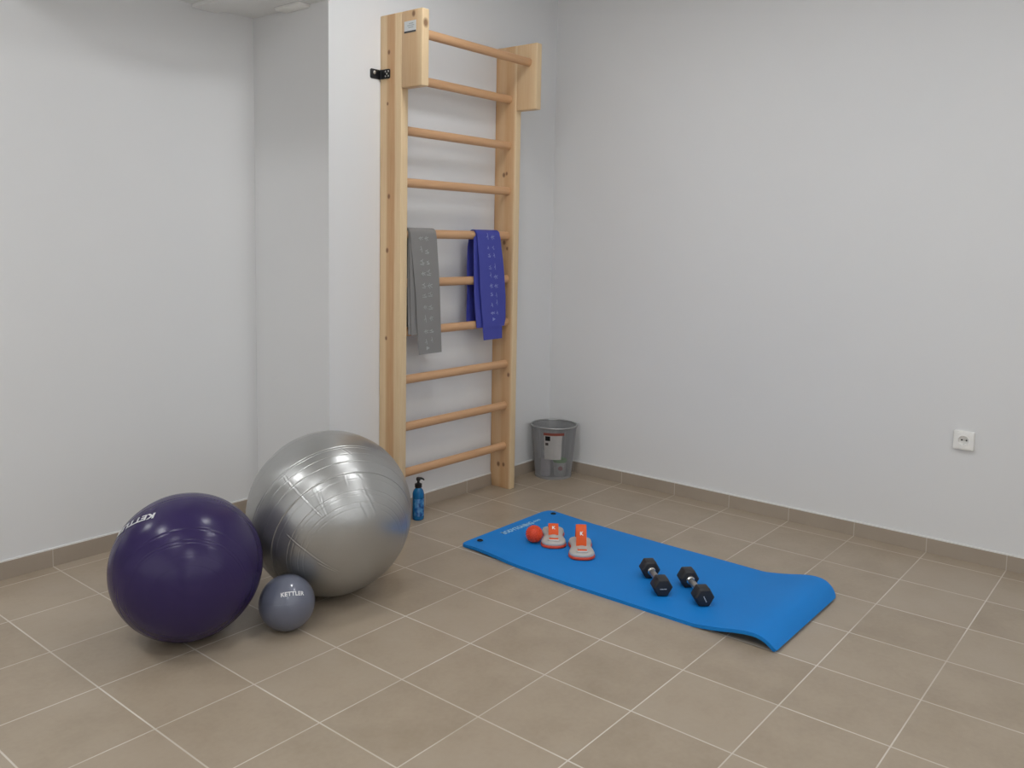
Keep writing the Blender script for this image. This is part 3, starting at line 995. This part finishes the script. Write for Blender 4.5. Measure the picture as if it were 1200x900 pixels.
# ---------------------------------------------------------------- waste bin and what lies in it
bx, by, bh, rt, rb = 2.604, .752, .318, .136, .108
t = thing('waste_bin', 'grey wire mesh waste bin in the corner beside the wall bars', 'waste bin', (bx, by, 0))
STEEL = plain('grey painted mesh steel', (.34, .34, .345, 1), .45, .35, .05, 60)
NU, NV = 170, 66
bm = bmesh.new()
rings = []
for k in range(NV + 1):
    u = k / NV
    r = lerp(rb, rt, u)
    rings.append([Vector((r * math.cos(2 * PI * (i + .5 * (k % 2) * 0) / NU), r * math.sin(2 * PI * i / NU), .012 + (bh - .016) * u)) for i in range(NU)])
loft(bm, rings, True, False)
mo = obj('mesh_wall', bm, STEEL, t)
md = mo.modifiers.new('wire', 'WIREFRAME')
md.thickness = .0021; md.use_even_offset = False; md.use_replace = True
def torus(R, r, z, n=64, k=10):
    bm = bmesh.new()
    vs = [[bm.verts.new(((R + r * math.cos(2 * PI * j / k)) * math.cos(2 * PI * i / n), (R + r * math.cos(2 * PI * j / k)) * math.sin(2 * PI * i / n), z + r * math.sin(2 * PI * j / k))) for j in range(k)] for i in range(n)]
    for i in range(n):
        for j in range(k):
            bm.faces.new((vs[i][j], vs[(i + 1) % n][j], vs[(i + 1) % n][(j + 1) % k], vs[i][(j + 1) % k]))
    return bm
obj('rim', torus(rt + .002, .0048, bh - .004), plain('bright rim steel', (.42, .42, .42, 1), .35, .6), t, True)
bm = lathe(bmesh.new(), [(rb - .004, .0), (rb + .002, 0), (rb + .003, .004), (rb + .003, .014), (rb, .016), (rb - .002, .006), (.001, .006)], 64, caps=False)
obj('base', bm, STEEL, t, True, auto=40)
phc = math.atan2(CAM.y - by, CAM.x - bx)
def cone_patch(a0, a1, z0, z1, off, th=.0006, nu=20, nv=10):
    """a curved sheet lying on the bin's wall; angles in degrees from the camera side, positive to the photo's left... """
    bm = bmesh.new()
    rr = []
    for j in range(nv + 1):
        z = lerp(z0, z1, j / nv)
        r = lerp(rb, rt, clamp((z - .012) / (bh - .016))) + off
        rr.append([Vector((r * math.cos(phc + math.radians(lerp(a0, a1, i / nu))), r * math.sin(phc + math.radians(lerp(a0, a1, i / nu))), z)) for i in range(nu + 1)])
    loft(bm, rr, False, False)
    bmesh.ops.solidify(bm, geom=bm.faces[:], thickness=th)
    return bm
lab = obj('paper_label', cone_patch(-26, 22,   .125, .272, .002), plain('white label paper', (.74, .72, .70, 1), .7), t, True, auto=40)
obj('header', cone_patch(-27, 27, .272, .288, .002), plain('red label header', lin(180, 104, 90), .6), lab, True, auto=40)
bm = cone_patch(-22, -9, .240, .268, .0034)
obj('mark', bm, plain('black label mark', (.02, .02, .02, 1), .6), lab, True, auto=40)
bm = cone_patch(-22, -14, .212, .228, .0034)
obj('mark', bm, plain('grey label mark', (.12, .10, .10, 1), .6), lab, True, auto=40)
def at_bin(lateral, toward, z=0):
    """a point inside the bin: lateral metres to the photo's right, toward metres to the camera"""
    c = Vector((math.cos(phc), math.sin(phc), 0)); r = Vector((-c.y, c.x, 0))
    if r.dot(RIGHT) < 0: r = -r
    return Vector((bx, by, z)) + r * lateral + c * toward
p = at_bin(-.045, .028, .0075)
o = thing('plastic_bottle', 'white lavender bottle inside the wire mesh bin', 'bottle', p)
obj('body', lathe(bmesh.new(), [(.026, 0), (.030, .004), (.030, .10), (.026, .115), (.018, .122), (.018, .128)], 32), plain('lavender white plastic', (.78, .74, .80, 1), .4), o, True, auto=40)
obj('cap', lathe(bmesh.new(), [(.0195, .128), (.0195, .150), (.016, .153), (.001, .153)], 32), plain('white cap plastic', (.7, .7, .7, 1), .4), o, True, auto=40)
p = at_bin(.040, .030, .0075)
o = thing('food_tub', 'white tub with green lid inside the wire mesh bin', 'tub', p)
obj('body', lathe(bmesh.new(), [(.030, 0), (.033, .003), (.040, .082), (.040, .086)], 36), plain('white tub plastic', (.75, .75, .72, 1), .4), o, True, auto=40)
obj('lid', lathe(bmesh.new(), [(.042, .086), (.043, .089), (.043, .100), (.038, .104), (.001, .105)], 36), plain('green lid plastic', lin(120, 190, 90), .45), o, True, auto=40)
a_ = phc + .1
bm = lathe(bmesh.new(), [(.014, 0), (.014, .002), (.001, .0025)], 24)
nr = Vector((math.cos(a_), math.sin(a_), -.08)).normalized()
mt = nr.to_track_quat('Z', 'Y').to_matrix().to_4x4(); mt.translation = Vector((math.cos(a_) * .0365, math.sin(a_) * .0365, .052))
bm.transform(mt)
obj('dot', bm, plain('red dot', lin(190, 60, 60), .5), o, True, auto=40)
p = at_bin(-.005, -.045, .0075)

# ---------------------------------------------------------------- wall socket
sy, sz = -1.4475, .5535
t = thing('power_socket', 'white square power socket low on the right wall', 'power socket', (XR, sy, sz))
SOCK = plain('white socket plastic', (.88, .87, .84, 1), .3, 0, .02)
def square_to_circle(bm, layers, n=64):
    rings = []
    for kind, size, depth in layers:
        ring = []
        for k in range(n):
            a = 2 * PI * (k + .5) / n
            c, s = math.cos(a), math.sin(a)
            if kind == 's':
                q = size / max(abs(c), abs(s))
                yv, zv = c * q, s * q
            else:
                yv, zv = c * size, s * size
            ring.append(Vector((-depth, yv, zv)))
        rings.append(ring)
    loft(bm, rings, True, False)
bm = bmesh.new()
square_to_circle(bm, [('s', .0430, 0), ('s', .0430, .010), ('s', .0412, .0150), ('s', .0350, .0165), ('s', .0270, .0168), ('c', .0255, .0168)])
pl = obj('frame', bm, SOCK, t, True, auto=30)
bm = bmesh.new()
square_to_circle(bm, [('c', .0258, .0168), ('c', .0250, .0184), ('c', .0215, .0186), ('c', .0200, .0176), ('c', .0190, .0014), ('c', .0005, .0010)])
wl_ = obj('insert', bm, SOCK, t, True, auto=30)
DRK = plain('dark socket hole', (.01, .01, .01, 1), .6)
for dy in (-.0095, .0095):
    obj('pin_hole', lathe(bmesh.new(), [(.0038, 0), (.0038, -.0006), (.0005, -.0006)], 16, 'x', (-.0014, dy, 0)), DRK, wl_)
for s in (1, -1):
    obj('earth_clip', boxm(-.0095, -.0013, -.0022, .0022, s * .0185 - .0014, s * .0185 + .0014, bev=.0004), CHR2, wl_)
obj('screw', lathe(bmesh.new(), [(.0024, 0), (.0024, -.0008), (.0005, -.001)], 16, 'x', (-.0014, 0, 0)), SCR, wl_)

# ---------------------------------------------------------------- box under the niche ceiling
t = thing('ceiling_junction_box', 'small white box under the niche ceiling at the top edge', 'junction box', (.986, 1.12, ZS))
obj('cover', boxm(-.032, .033, -.088, .09, -.016, -.0015, bev=.002), SOCK, t, True, auto=30)
obj('back_plate', boxm(-.034, .034, -.09, .092, -.0025, 0), LAMP_FRAME, t)
